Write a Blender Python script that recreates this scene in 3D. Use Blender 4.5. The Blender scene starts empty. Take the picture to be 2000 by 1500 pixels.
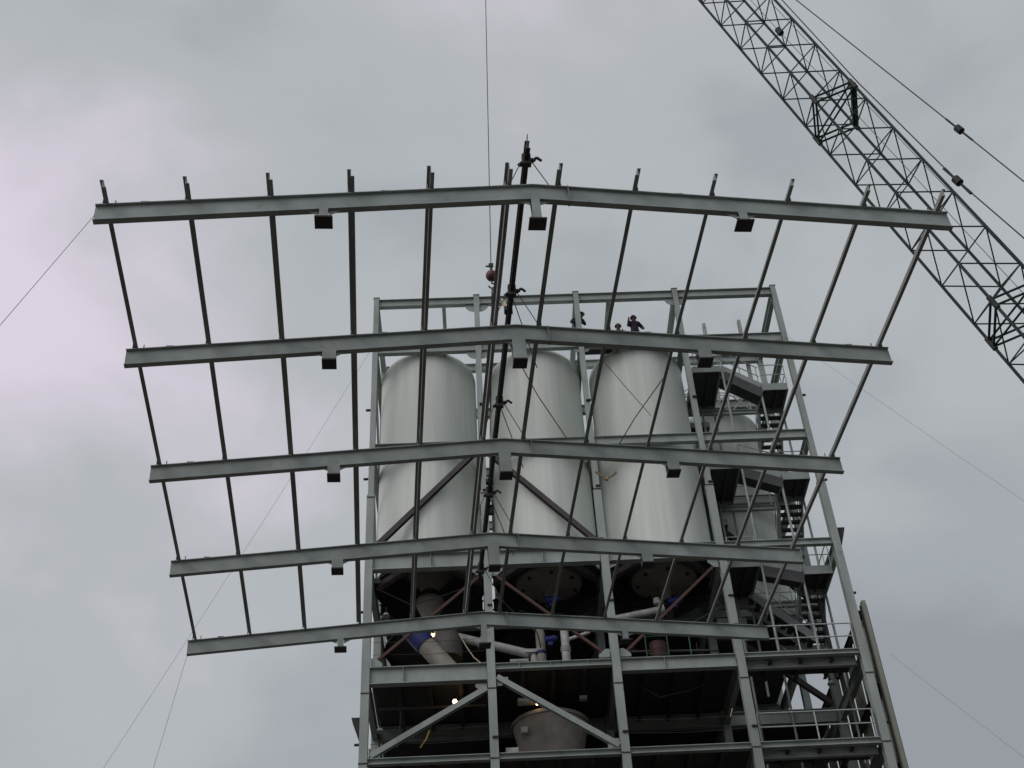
import bpy, bmesh, math, random
from mathutils import Vector, Matrix
random.seed(7)
scene = bpy.context.scene
COL = scene.collection
R = math.radians

# ------------------------------------------------------------------ camera
cam_data = bpy.data.cameras.new('camera')
cam = bpy.data.objects.new('camera', cam_data)
COL.objects.link(cam)
pitch, roll = R(41.1957), R(-3.5216)
F = Vector((0, math.cos(pitch), math.sin(pitch)))
U0 = Vector((0, -math.sin(pitch), math.cos(pitch)))
X0 = Vector((1, 0, 0))
RT = X0 * math.cos(roll) + U0 * math.sin(roll)
UP = U0 * math.cos(roll) - X0 * math.sin(roll)
m = Matrix((RT, UP, -F)).transposed().to_4x4()
m.translation = (0, 0, 1.6)
cam.matrix_world = m
cam_data.sensor_fit = 'HORIZONTAL'
cam_data.sensor_width = 36
cam_data.lens = 36 * 2583.1 / 2000
cam_data.clip_start = 0.1
cam_data.clip_end = 4000
scene.camera = cam

# ------------------------------------------------------------------ sky (overcast)
world = bpy.data.worlds.new('World')
scene.world = world
world.use_nodes = True
nt = world.node_tree
nt.nodes.clear()
SUN_EL, SUN_AZ = R(40), R(228)          # azimuth clockwise from +Y: behind the camera, to the left
out = nt.nodes.new('ShaderNodeOutputWorld')
bg = nt.nodes.new('ShaderNodeBackground')
bg.inputs['Strength'].default_value = 1.05
sky = nt.nodes.new('ShaderNodeTexSky')
sky.sky_type = 'NISHITA'
sky.sun_disc = False
sky.sun_elevation = SUN_EL
sky.sun_rotation = SUN_AZ
sky.dust_density = 3
skm = nt.nodes.new('ShaderNodeVectorMath'); skm.operation = 'SCALE'
skm.inputs['Scale'].default_value = 0.06
nt.links.new(sky.outputs[0], skm.inputs[0])
tc = nt.nodes.new('ShaderNodeTexCoord')
mp = nt.nodes.new('ShaderNodeMapping')
mp.inputs['Location'].default_value = (-7.4, -3.0, 8.4)
mp.inputs['Scale'].default_value = (1.0, 1.0, 1.25)
nt.links.new(tc.outputs['Generated'], mp.inputs['Vector'])
n1 = nt.nodes.new('ShaderNodeTexNoise')
n1.inputs['Scale'].default_value = 1.25
n1.inputs['Detail'].default_value = 4
n1.inputs['Roughness'].default_value = 0.42
n1.inputs['Distortion'].default_value = 0.2
n2 = nt.nodes.new('ShaderNodeTexNoise')
n2.inputs['Scale'].default_value = 4.2
n2.inputs['Detail'].default_value = 5
n2.inputs['Roughness'].default_value = 0.5
n2.inputs['Distortion'].default_value = 0.3
for n in (n1, n2):
    nt.links.new(mp.outputs[0], n.inputs['Vector'])
mx = nt.nodes.new('ShaderNodeMix'); mx.data_type = 'FLOAT'
mx.inputs[0].default_value = 0.42
nt.links.new(n1.outputs['Fac'], mx.inputs[2]); nt.links.new(n2.outputs['Fac'], mx.inputs[3])
# the cloud is brighter towards the hidden sun (whole dome, one smooth falloff)
dt = nt.nodes.new('ShaderNodeVectorMath'); dt.operation = 'DOT_PRODUCT'
nt.links.new(tc.outputs['Generated'], dt.inputs[0])
dt.inputs[1].default_value = (math.sin(SUN_AZ) * math.cos(SUN_EL), math.cos(SUN_AZ) * math.cos(SUN_EL), math.sin(SUN_EL))
ml = nt.nodes.new('ShaderNodeMath'); ml.operation = 'MULTIPLY_ADD'
ml.inputs[1].default_value = 0.20
nt.links.new(dt.outputs['Value'], ml.inputs[0]); nt.links.new(mx.outputs[0], ml.inputs[2])
ramp = nt.nodes.new('ShaderNodeValToRGB')
ramp.color_ramp.interpolation = 'EASE'
e = ramp.color_ramp.elements
e[0].position = 0.37; e[0].color = (0.305, 0.33, 0.355, 1)
e[1].position = 0.69; e[1].color = (0.72, 0.65, 0.75, 1)
e2 = e.new(0.54); e2.color = (0.45, 0.475, 0.497, 1)
e3 = e.new(0.45); e3.color = (0.37, 0.40, 0.422, 1)
nt.links.new(ml.outputs[0], ramp.inputs['Fac'])
mc = nt.nodes.new('ShaderNodeMix'); mc.data_type = 'RGBA'
mc.inputs[0].default_value = 0.06
nt.links.new(ramp.outputs[0], mc.inputs[6]); nt.links.new(skm.outputs[0], mc.inputs[7])
nt.links.new(mc.outputs[2], bg.inputs['Color'])
nt.links.new(bg.outputs[0], out.inputs['Surface'])

# ------------------------------------------------------------------ sun through thin cloud
sd = bpy.data.lights.new('sun', 'SUN')
sd.energy = 0.85
sd.angle = R(40)
sd.color = (1.0, 0.97, 0.93)
sun = bpy.data.objects.new('sun', sd)
COL.objects.link(sun)
sdir = Vector((math.sin(SUN_AZ) * math.cos(SUN_EL), math.cos(SUN_AZ) * math.cos(SUN_EL), math.sin(SUN_EL)))
sun.rotation_euler = sdir.to_track_quat('Z', 'Y').to_euler()
sun.location = (0, 0, 80)

vs = scene.view_settings
vs.view_transform = 'Standard'
vs.look = 'None'
vs.exposure = 0.0
vs.gamma = 1.0
vs.use_curve_mapping = False

# ------------------------------------------------------------------ materials
def mat(name, col, rough=0.55, metal=0.0, var=0.12, scale=1.5, stretch=(1, 1, 1), rust=0.0, bump=0.0, spec=0.4, col2=None):
    M = bpy.data.materials.new(name)
    M.use_nodes = True
    t = M.node_tree
    b = t.nodes['Principled BSDF']
    b.inputs['Roughness'].default_value = rough
    b.inputs['Metallic'].default_value = metal
    b.inputs['Specular IOR Level'].default_value = spec
    c = t.nodes.new('ShaderNodeTexCoord')
    p = t.nodes.new('ShaderNodeMapping')
    p.inputs['Scale'].default_value = stretch
    t.links.new(c.outputs['Object'], p.inputs['Vector'])
    n = t.nodes.new('ShaderNodeTexNoise')
    n.inputs['Scale'].default_value = scale
    n.inputs['Detail'].default_value = 6
    n.inputs['Roughness'].default_value = 0.6
    t.links.new(p.outputs[0], n.inputs['Vector'])
    r = t.nodes.new('ShaderNodeValToRGB')
    r.color_ramp.elements[0].position = 0.3
    r.color_ramp.elements[1].position = 0.7
    c2 = col2 or col
    r.color_ramp.elements[0].color = tuple(x * (1 - var) for x in c2) + (1,)
    r.color_ramp.elements[1].color = tuple(min(1, x * (1 + var)) for x in col) + (1,)
    t.links.new(n.outputs['Fac'], r.inputs['Fac'])
    last = r.outputs[0]
    if rust > 0:
        n3 = t.nodes.new('ShaderNodeTexNoise')
        n3.inputs['Scale'].default_value = 3.1
        n3.inputs['Detail'].default_value = 8
        n3.inputs['Roughness'].default_value = 0.7
        t.links.new(c.outputs['Object'], n3.inputs['Vector'])
        r3 = t.nodes.new('ShaderNodeValToRGB')
        r3.color_ramp.elements[0].position = 0.66 - rust * 0.2
        r3.color_ramp.elements[1].position = 0.72
        r3.color_ramp.elements[1].color = (0.5, 0.5, 0.5, 1)
        t.links.new(n3.outputs['Fac'], r3.inputs['Fac'])
        x = t.nodes.new('ShaderNodeMix'); x.data_type = 'RGBA'
        t.links.new(r3.outputs[0], x.inputs[0])
        t.links.new(last, x.inputs[6])
        x.inputs[7].default_value = (0.13, 0.075, 0.045, 1)
        last = x.outputs[2]
    t.links.new(last, b.inputs['Base Color'])
    if bump > 0:
        bp = t.nodes.new('ShaderNodeBump')
        bp.inputs['Strength'].default_value = bump
        bp.inputs['Distance'].default_value = 0.02
        t.links.new(n.outputs['Fac'], bp.inputs['Height'])
        t.links.new(bp.outputs[0], b.inputs['Normal'])
    return M

STEEL = mat('grey_painted_steel', (0.285, 0.335, 0.315), 0.55, 0.0, 0.2, 1.6, rust=0.35)
TSTEEL = mat('tower_grey_steel', (0.30, 0.35, 0.325), 0.55, 0.0, 0.2, 1.3, (1, 1, 0.35), rust=0.4)
PURLIN = mat('dull_galvanised_purlin', (0.24, 0.255, 0.24), 0.5, 0.3, 0.2, 2.0)
DARKSTEEL = mat('dark_steel', (0.035, 0.036, 0.036), 0.6, 0.3, 0.25, 2.0)
PLATE = mat('unpainted_base_plate', (0.045, 0.04, 0.045), 0.6, 0.2, 0.2, 3.0)
SILO = mat('silo_white_paint', (0.655, 0.71, 0.65), 0.6, 0.0, 0.085, 1.9, (1, 1, 0.05), bump=0.04, spec=0.3, col2=(0.61, 0.67, 0.61))
SILOIN = mat('silo_bottom_tan', (0.25, 0.23, 0.195), 0.6, 0.0, 0.15, 2.0)
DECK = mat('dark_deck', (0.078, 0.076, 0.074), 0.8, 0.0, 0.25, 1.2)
RUST = mat('rust_primer', (0.075, 0.04, 0.027), 0.7, 0.0, 0.3, 2.5)
BRACE = mat('brown_primer_brace', (0.062, 0.055, 0.054), 0.65, 0.0, 0.25, 2.0)
GALV = mat('galvanised_grating', (0.30, 0.34, 0.33), 0.45, 0.5, 0.15, 3.0)
TREAD = mat('dark_tread', (0.07, 0.075, 0.075), 0.6, 0.3, 0.2, 3.0)
RAIL = mat('rail_paint', (0.42, 0.45, 0.44), 0.5, 0.0, 0.1, 3.0)
DGREY = mat('dim_grey_bin_paint', (0.10, 0.10, 0.09), 0.7, 0.0, 0.2, 2.0)
BOOM = mat('dark_green_boom_paint', (0.028, 0.052, 0.048), 0.6, 0.0, 0.4, 1.0, spec=0.15)
ROPE = mat('wire_rope', (0.06, 0.06, 0.06), 0.6, 0.4, 0.2, 4.0)
TAG = mat('pale_grey_rope', (0.30, 0.31, 0.31), 0.8, 0.0, 0.15, 4.0)
YROPE = mat('yellow_rope', (0.40, 0.26, 0.05), 0.8, 0.0, 0.2, 4.0)
CREAM = mat('cream_webbing', (0.52, 0.44, 0.30), 0.8, 0.0, 0.15, 4.0)
REDBALL = mat('faded_red_paint', (0.11, 0.035, 0.035), 0.5, 0.0, 0.25, 4.0)
WPIPE = mat('white_pipe_paint', (0.46, 0.48, 0.45), 0.6, 0.0, 0.3, 2.6)
BLUE = mat('blue_paint', (0.012, 0.022, 0.13), 0.5, 0.0, 0.3, 3.0)
GREEN = mat('green_frame_paint', (0.015, 0.09, 0.04), 0.5, 0.0, 0.2, 3.0)
BEIGE = mat('beige_hopper_paint', (0.31, 0.295, 0.25), 0.6, 0.0, 0.22, 2.2)
SIDING = mat('beige_green_siding', (0.22, 0.235, 0.19), 0.5, 0.0, 0.1, 1.0)
GROUND = mat('site_dirt', (0.085, 0.075, 0.062), 0.95, 0.0, 0.3, 0.4, bump=0.4)
JACKET1 = mat('navy_jacket', (0.016, 0.02, 0.04), 0.85, 0.0, 0.2, 6.0)
JACKET2 = mat('dark_plum_jacket', (0.03, 0.016, 0.03), 0.85, 0.0, 0.2, 6.0)
JACKET3 = mat('charcoal_jacket', (0.03, 0.03, 0.032), 0.85, 0.0, 0.2, 6.0)
TROUSER = mat('dark_denim', (0.02, 0.024, 0.035), 0.9, 0.0, 0.2, 6.0)
SKIN = mat('skin', (0.14, 0.08, 0.06), 0.6, 0.0, 0.1, 6.0)
HAT = mat('dark_hard_hat', (0.02, 0.022, 0.03), 0.4, 0.0, 0.1, 6.0)
HATW = mat('grey_hard_hat', (0.09, 0.09, 0.095), 0.4, 0.0, 0.1, 6.0)
REDDRUM = mat('red_brown_drum', (0.06, 0.022, 0.018), 0.6, 0.0, 0.2, 3.0)
BULB = bpy.data.materials.new('lit_bulb')
BULB.use_nodes = True
bb = BULB.node_tree.nodes['Principled BSDF']
bb.inputs['Emission Color'].default_value = (1.0, 0.62, 0.30, 1)
bb.inputs['Emission Strength'].default_value = 9.0

# ------------------------------------------------------------------ mesh helpers
class MB:
    def __init__(s):
        s.v = []; s.f = []; s.smooth = set()
    def add(s, vs_, fs_, smooth=False):
        o = len(s.v)
        s.v += [tuple(x) for x in vs_]
        for f_ in fs_:
            if smooth: s.smooth.add(len(s.f))
            s.f.append(tuple(i + o for i in f_))
        return s
    def prism(s, outline, p0, p1, up, smooth=False):
        """sweep a 2D outline (x sideways, y towards up) from p0 to p1"""
        p0 = Vector(p0); p1 = Vector(p1)
        d = (p1 - p0).normalized()
        up = Vector(up)
        side = d.cross(up)
        if side.length < 1e-6: side = d.cross(Vector((1, 0, 0)))
        side.normalize()
        u = side.cross(d).normalized()
        n = len(outline)
        a = [p0 + side * x + u * y for x, y in outline]
        b = [p1 + side * x + u * y for x, y in outline]
        fs_ = [(i, (i + 1) % n, n + (i + 1) % n, n + i) for i in range(n)]
        s.add(a + b, fs_, smooth)
        s.add(a, [tuple(range(n))[::-1]]); s.add(b, [tuple(range(n))])
        return s
    def box(s, c, sz):
        x, y, z = c; a, b, d = [k / 2 for k in sz]
        v = [(x + i * a, y + j * b, z + k * d) for i in (-1, 1) for j in (-1, 1) for k in (-1, 1)]
        return s.add(v, [(0, 1, 3, 2), (4, 6, 7, 5), (0, 4, 5, 1), (2, 3, 7, 6), (0, 2, 6, 4), (1, 5, 7, 3)])
    def tube(s, pts, r, n=6, taper=None):
        for i in range(len(pts) - 1):
            s.prism(ngon(r, n), pts[i], pts[i + 1], (0.01, 0.02, 1), True)
        return s
    def lathe(s, prof, n=32, c=(0, 0, 0), cap0=False, cap1=False):
        vs_ = []; fs_ = []
        for r, z in prof:
            for k in range(n):
                a = 2 * math.pi * k / n
                vs_.append((c[0] + r * math.cos(a), c[1] + r * math.sin(a), c[2] + z))
        for j in range(len(prof) - 1):
            for k in range(n):
                k2 = (k + 1) % n
                fs_.append((j * n + k, j * n + k2, (j + 1) * n + k2, (j + 1) * n + k))
        s.add(vs_, fs_, True)
        if cap0: s.add(vs_[:n], [tuple(range(n))[::-1]])
        if cap1: s.add(vs_[-n:], [tuple(range(n))])
        return s
    def mesh(s, name):
        me = bpy.data.meshes.new(name)
        me.from_pydata(s.v, [], s.f)
        me.validate()
        if s.smooth:
            me.polygons.foreach_set('use_smooth', [i in s.smooth for i in range(len(s.f))] if len(me.polygons) == len(s.f) else [True] * len(me.polygons))
        bm = bmesh.new(); bm.from_mesh(me)
        bmesh.ops.recalc_face_normals(bm, faces=bm.faces)
        bm.to_mesh(me); bm.free()
        me.update()
        return me
    def build(s, name, material, parent=None, label=None):
        me = s.mesh(name)
        me.materials.append(material)
        return link(name, me, parent, label)

def link(name, me, parent=None, label=None, loc=None):
    o = bpy.data.objects.new(name, me)
    COL.objects.link(o)
    if parent is not None: o.parent = parent
    if label: o['label'] = label
    if loc is not None: o.location = loc
    return o

def ngon(r, n, ph=0.0):
    return [(r * math.cos(2 * math.pi * (k + .5) / n + ph), r * math.sin(2 * math.pi * (k + .5) / n + ph)) for k in range(n)]
def isec(d, b, tf=0.022, tw=0.014):
    h = d / 2; w = b / 2; t = tw / 2
    return [(-w, -h), (w, -h), (w, -h + tf), (t, -h + tf), (t, h - tf), (w, h - tf), (w, h), (-w, h), (-w, h - tf), (-t, h - tf), (-t, -h + tf), (-w, -h + tf)]
def rect(w, h): return [(-w / 2, -h / 2), (w / 2, -h / 2), (w / 2, h / 2), (-w / 2, h / 2)]
def angle(a, t=0.015): return [(0, 0), (a, 0), (a, t), (t, t), (t, a), (0, a)]
def zsec(d, b, sgn, t=0.012):
    h = d / 2
    p = [(-t / 2, -h + t), (-t / 2, h), (-b, h), (-b, h - t * 0.01 - t), (-t / 2 - 0.0001, h - t), ]
    # a plain Z outline: top flange to -x, bottom flange to +x
    p = [(-b, h), (t / 2, h), (t / 2, -h + t), (b, -h + t), (b, -h), (-t / 2, -h), (-t / 2, h - t), (-b, h - t)]
    return [(x * sgn, y) for x, y in p] if sgn > 0 else [(x * sgn, y) for x, y in p][::-1]

def bar(name, sec, p0, p1, material, parent, up=(0, 0, 1), label=None):
    return MB().prism(sec, p0, p1, up).build(name, material, parent, label)

def thing(name, label, cat, loc=(0, 0, 0), rot=None, group=None):
    o = bpy.data.objects.new(name, None)
    o.empty_display_size = 0.2
    COL.objects.link(o)
    if rot is not None: o.matrix_world = Matrix.Translation(loc) @ rot.to_4x4()
    else: o.location = loc
    tag(o, label, cat, group)
    return o
def tag(o, label, cat, group=None):
    o['kind'] = 'thing'
    o['label'] = label; o['category'] = cat
    if group: o['group'] = group
    return o

# ------------------------------------------------------------------ ground
g = MB()
N = 24; S = 1500.0
gv = [((i / N - .5) * 2 * S, (j / N - .5) * 2 * S, 0.0) for j in range(N + 1) for i in range(N + 1)]
g.add(gv, [(j * (N + 1) + i, j * (N + 1) + i + 1, (j + 1) * (N + 1) + i + 1, (j + 1) * (N + 1) + i) for j in range(N) for i in range(N)])
go = g.build('ground', GROUND)
go['kind'] = 'structure'

# ------------------------------------------------------------------ steel tower
T0 = Vector((-5.2176, 37.5787, 0)); TROT = Matrix.Rotation(0.040676, 3, 'Z')
TM = Matrix.Translation(T0) @ TROT.to_4x4()
def tw(u, v, z): return TM @ Vector((u, v, z))
tower = thing('steel_tower', 'tall grey steel frame tower of columns and beams holding the white silos', 'tower', T0, TROT)
UL = [0, 4, 8, 12, 16]; VL = [0, 4, 8, 12, 16]
ZTOP = 39.42
for v in VL:
    for u in UL:
        zs_ = 29.62
        c_ = bar('column', isec(0.27, 0.265, 0.028, 0.018), (u, v, 0), (u, v, zs_), TSTEEL, tower, up=(0, 1, 0))
        bar('upper_column', isec(0.21, 0.205, 0.02, 0.014), (u, v, zs_ + .004), (u, v, ZTOP if v <= 4 else 37.0), TSTEEL, tower, up=(0, 1, 0))
        if v == 0:
            for zc in (19.52, 21.87, 29.5):
                MB().box((u, -0.142, zc), (0.275, 0.03, 0.03)).build('splice_seam', RUST, c_)
            # bolted girt clips on the outer flange
            for zc in (33.62, 29.62 if u else 30.4, 24.9, 20.2):
                du = -0.2 if u == 0 else (0.17 if u == 16 else 0.04)
                MB().box((u + du, -0.15 if u not in (0, 16) else 0, zc), (0.17, 0.09, 0.05)).build('girt_clip', DARKSTEEL, c_)
            MB().box((u, 0, ZTOP + 0.012), (0.25, 0.25, 0.024)).build('cap_plate', TSTEEL, c_)
# floor levels: (z centre, depth, flange) per bay
def bays(z, d, b, v, segs=(0, 1, 2, 3), name='beam', mt=TSTEEL):
    for k in segs:
        bar(name, isec(d, b), (UL[k] + (.11 if z > 29 else .14), v, z), (UL[k + 1] - (.11 if z > 29 else .14), v, z), mt, tower)
for v in (0, 4):
    bays(39.14, 0.38, 0.20, v)
    bays(36.62, 0.42, 0.20, v)
    bays(31.73, 0.38, 0.20, v)
bays(26.78, 0.60, 0.26, 0, (0, 1, 2), 'girder')
bays(26.98, 0.25, 0.18, 0, (3,))
bays(22.49, 0.60, 0.26, 0, (0,), 'girder')
bays(22.66, 0.22, 0.20, 0, (1,))
bays(22.53, 0.46, 0.24, 0, (2,), 'girder')
bays(22.70, 0.17, 0.18, 0, (3,))
bays(19.60, 0.20, 0.20, 0)
bays(15.6, 0.3, 0.2, 0)
bays(11.0, 0.3, 0.2, 0)
bays(6.0, 0.3, 0.2, 0)
for v in (4, 8, 12, 16):
    bays(26.78, 0.60, 0.26, v, name='girder')
    bays(22.49, 0.50, 0.24, v, name='girder')
    bays(19.50, 0.40, 0.20, v)
for v in (8, 12, 16): bays(36.62, 0.40, 0.20, v)
# web stiffeners on the deep girders
for u0, z, d in ((2.1, 26.78, .6), (5.9, 26.78, .6), (9.9, 26.78, .6), (9.55, 22.53, .46), (1.2, 22.49, .6)):
    MB().box((u0, -0.07, z), (0.014, 0.11, d - 0.05)).build('stiffener', TSTEEL, tower)
for u0 in (4.9, 5.9, 7.1): MB().box((u0, -0.055, 22.66), (0.014, 0.08, 0.17)).build('stiffener', TSTEEL, tower)
# depth beams
for u in UL:
    for z, d in ((39.14, .38), (36.62, .38), (31.73, .34), (26.78, .5), (22.49, .46), (19.5, .36)):
        for k in range(4):
            if z > 38 and k > 0: continue
            bar('beam', isec(d, 0.18), (u, VL[k] + 0.14, z - .01), (u, VL[k + 1] - 0.14, z - .01), TSTEEL, tower)
for u, z in ((2.68, 39.1), (9.32, 39.1), (2.68, 36.6), (9.32, 36.6)):
    bar('beam', isec(0.26, 0.14), (u, 0.11, z), (u, 3.89, z), TSTEEL, tower)
# intermediate row-4 struts above the shaft of the stair
for u, zb, zt in ((13.96, 36.2, 41.46), (15.52, 36.2, 41.6)):
    bar('post', isec(0.14, 0.14, .012, .01), (u, 4.2, zb), (u, 4.2, zt), TSTEEL, tower, up=(0, 1, 0))
# diagonal braces in the front plane
def brace(p0, p1, mt, sec=None, lab=None):
    return bar('brace', sec or isec(0.18, 0.18, .016, .012), p0, p1, mt, tower, up=(0, 1, 0), label=lab)
brace((3.72, 0.0, 31.42), (0.2, 0.0, 27.45), BRACE, lab='dark primer diagonal brace in front of the left silo')
brace((4.25, 0.0, 31.35), (7.84, 0.0, 27.3), BRACE, lab='dark primer diagonal brace in front of the middle silo')
ang = [(-0.045, -0.045), (0.045, -0.045), (0.045, 0.045), (-0.045, 0.045)]
brace((3.8, 0.03, 26.2), (0.2, 0.03, 22.95), RUST, ang, 'rusty orange diagonal brace below the left silo')
brace((4.2, 0.03, 26.2), (7.8, 0.03, 22.9), RUST, ang, 'rusty orange diagonal brace below the middle silo')
brace((11.8, 0.03, 26.3), (8.2, 0.03, 22.9), RUST, ang, 'rusty orange diagonal brace below the right silo')
brace((3.83, 0.0, 21.92), (0.2, 0.0, 19.78), TSTEEL)
brace((4.17, 0.0, 22.3), (7.83, 0.0, 19.80), TSTEEL)
bar('post', isec(.13, .13), (15.6, 2.1, 22.9), (15.6, 2.1, 26.0), DARKSTEEL, tower, up=(0, 1, 0))
brace((12.2, 4.0, 26.2), (15.8, 4.0, 22.95), BRACE)
brace((12.2, 4.0, 31.4), (15.8, 4.0, 27.2), BRACE)
brace((0.0, 0.2, 36.2), (0.0, 3.8, 32.0), TSTEEL, ang)
brace((0.0, 0.2, 31.4), (0.0, 3.8, 27.2), TSTEEL, ang)
# gussets
def half_disc(u, z, r=0.36, v=0.0):
    b = MB()
    for s in (-1, 1):
        pts = [(u + s * 0.10, z)] + [(u + s * (0.10 + r * math.cos(a)), z - r * math.sin(a)) for a in [k * math.pi / 14 for k in range(8)]]
        n = len(pts)
        vv = [(x, v - 0.012, y) for x, y in pts] + [(x, v + 0.012, y) for x, y in pts]
        b.add(vv, [tuple(range(n)), tuple(range(n, 2 * n))[::-1]] + [(i, (i + 1) % n, n + (i + 1) % n, n + i) for i in range(n)])
    return b.build('gusset', TSTEEL, tower)
half_disc(4, 38.94); half_disc(12, 38.94); half_disc(4, 36.40); half_disc(8, 36.40, .22)
for u, z, s in ((8, 22.86, 1), (8, 22.86, -1), (0, 22.86, 1), (4, 26.42, -1), (4, 26.42, 1), (12, 26.42, -1), (4, 22.1, -1), (0, 19.75, 1), (4, 22.3, 1), (8, 19.75, -1), (0, 27.2, 1), (8, 27.2, -1)):
    up_ = 1 if z in (22.86, 19.75, 27.2) else -1
    pts = [(u + s * .16, z), (u + s * .52, z), (u + s * .52, z + up_ * .10), (u + s * .30, z + up_ * .30), (u + s * .16, z + up_ * .30)]
    n = 5
    MB().add([(x, -0.02, y) for x, y in pts] + [(x, 0.012, y) for x, y in pts],
             [tuple(range(n)), tuple(range(n, 2 * n))[::-1]] + [(i, (i + 1) % n, n + (i + 1) % n, n + i) for i in range(n)]).build('gusset', TSTEEL, tower)
# outrigger brackets on the side faces
for (u, z, s) in ((16.17, 27.62, 1), (-0.17, 21.43, -1)):
    pts = [(u, z), (u + s * .30, z), (u + s * .27, z - .12), (u, z - .9)]
    MB().add([(x, 0.6 if s < 0 else .1, y) for x, y in pts] + [(x, .75 if s < 0 else .25, y) for x, y in pts], [(0, 1, 2, 3), (7, 6, 5, 4), (0, 4, 5, 1), (1, 5, 6, 2), (2, 6, 7, 3), (3, 7, 4, 0)]).build('side_bracket', DARKSTEEL, tower)
# floor decks and joists
for z0, vv0, zj in ((27.10, 8.2, 0), (22.80, 0.14, 1), (19.715, 0.14, 1), (15.78, 0.14, 0), (11.2, .14, 0), (6.2, .14, 0)):
    if z0 > 27: MB().box((8, 10.1, z0 + .05), (15.6, 11.6, 0.1)).build('floor_deck', DECK, tower)  # rear deck added to keep light out of the bays below
    else:
        MB().box((6.05, 8.05, z0 + .05), (11.9, 15.8, 0.1)).build('floor_deck', DECK, tower)
        MB().box((14.0, 0.85, z0 + .05), (3.7, 1.4, 0.1)).build('floor_deck', DECK, tower)
        MB().box((14.0, 10.4, z0 + .05), (3.7, 11.2, 0.1)).build('floor_deck', DECK, tower)
    if zj:
        for k in range(3):
            for q in (1, 2, 3):
                uu = UL[k] + q
                bar('joist', isec(0.28, 0.13, .014, .01), (uu, 0.12, z0 - .15), (uu, 3.88, z0 - .15), BRACE, tower)
        for uu in (13.0, 14.0, 15.0):
            bar('joist', isec(0.22, 0.12, .014, .01), (uu, 0.12, z0 - .13), (uu, 1.5, z0 - .13), BRACE, tower)
        bar('beam', isec(0.36, 0.16), (12.17, 0.42, z0 - .2), (15.83, 0.42, z0 - .2), TSTEEL, tower)
# silo bearing beams at the corners of each bay
for k in range(3):
    for (a, b) in (((.2, 1.25), (1.25, .2)), ((2.75, .2), (3.8, 1.25)), ((.2, 2.75), (1.25, 3.8)), ((2.75, 3.8), (3.8, 2.75))):
        bar('bearing_beam', isec(0.4, 0.2), (UL[k] + a[0], a[1], 26.72), (UL[k] + b[0], b[1], 26.72), BRACE, tower)
# handrails along the open right bay and the upper left floor
def rail(parent, pts, h=1.0, mids=(0.52,), r=0.026, mt=RAIL, step=1.3):
    pts = [Vector(p) for p in pts]
    for hh in mids + (h,):
        MB().tube([p + Vector((0, 0, hh)) for p in pts], r, 6).build('handrail', mt, parent)
    for i in range(len(pts) - 1):
        L = (pts[i + 1] - pts[i]).length
        n = max(1, round(L / step))
        for k in range(n + 1):
            if k == 0 and i > 0: continue
            p = pts[i].lerp(pts[i + 1], k / n)
            MB().tube([p, p + Vector((0, 0, h))], r, 6).build('rail_post', mt, parent)
rail(tower, [(12.2, 0.0, 22.79), (15.8, 0.0, 22.79)], 0.97, (0.5,), step=1.8)
rail(tower, [(12.2, 0.0, 19.71), (15.8, 0.0, 19.71)], 0.97, (0.5,), step=1.8)
# low safety cables between columns at the floors
for z in (20.25, 20.7):
    MB().tube([(0.2, 0.1, z), (2, 0.1, z - .05), (3.8, 0.1, z)], 0.008, 4).build('safety_cable', ROPE, tower)
    MB().tube([(8.2, 0.1, z), (10, 0.1, z - .05), (11.8, 0.1, z)], 0.008, 4).build('safety_cable', ROPE, tower)
for z in (23.35, 23.8):
    MB().tube([(0.2, 0.1, z), (2, 0.1, z - .05), (3.8, 0.1, z)], 0.008, 4).build('safety_cable', ROPE, tower)
# plank walkway on the upper beams where the crew stands
for k in range(3):
    MB().box((9.9, 0.24 + k * 0.27, 36.885), (4.0, 0.24, 0.05)).build('walkway_plank', BRACE, tower)

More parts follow.
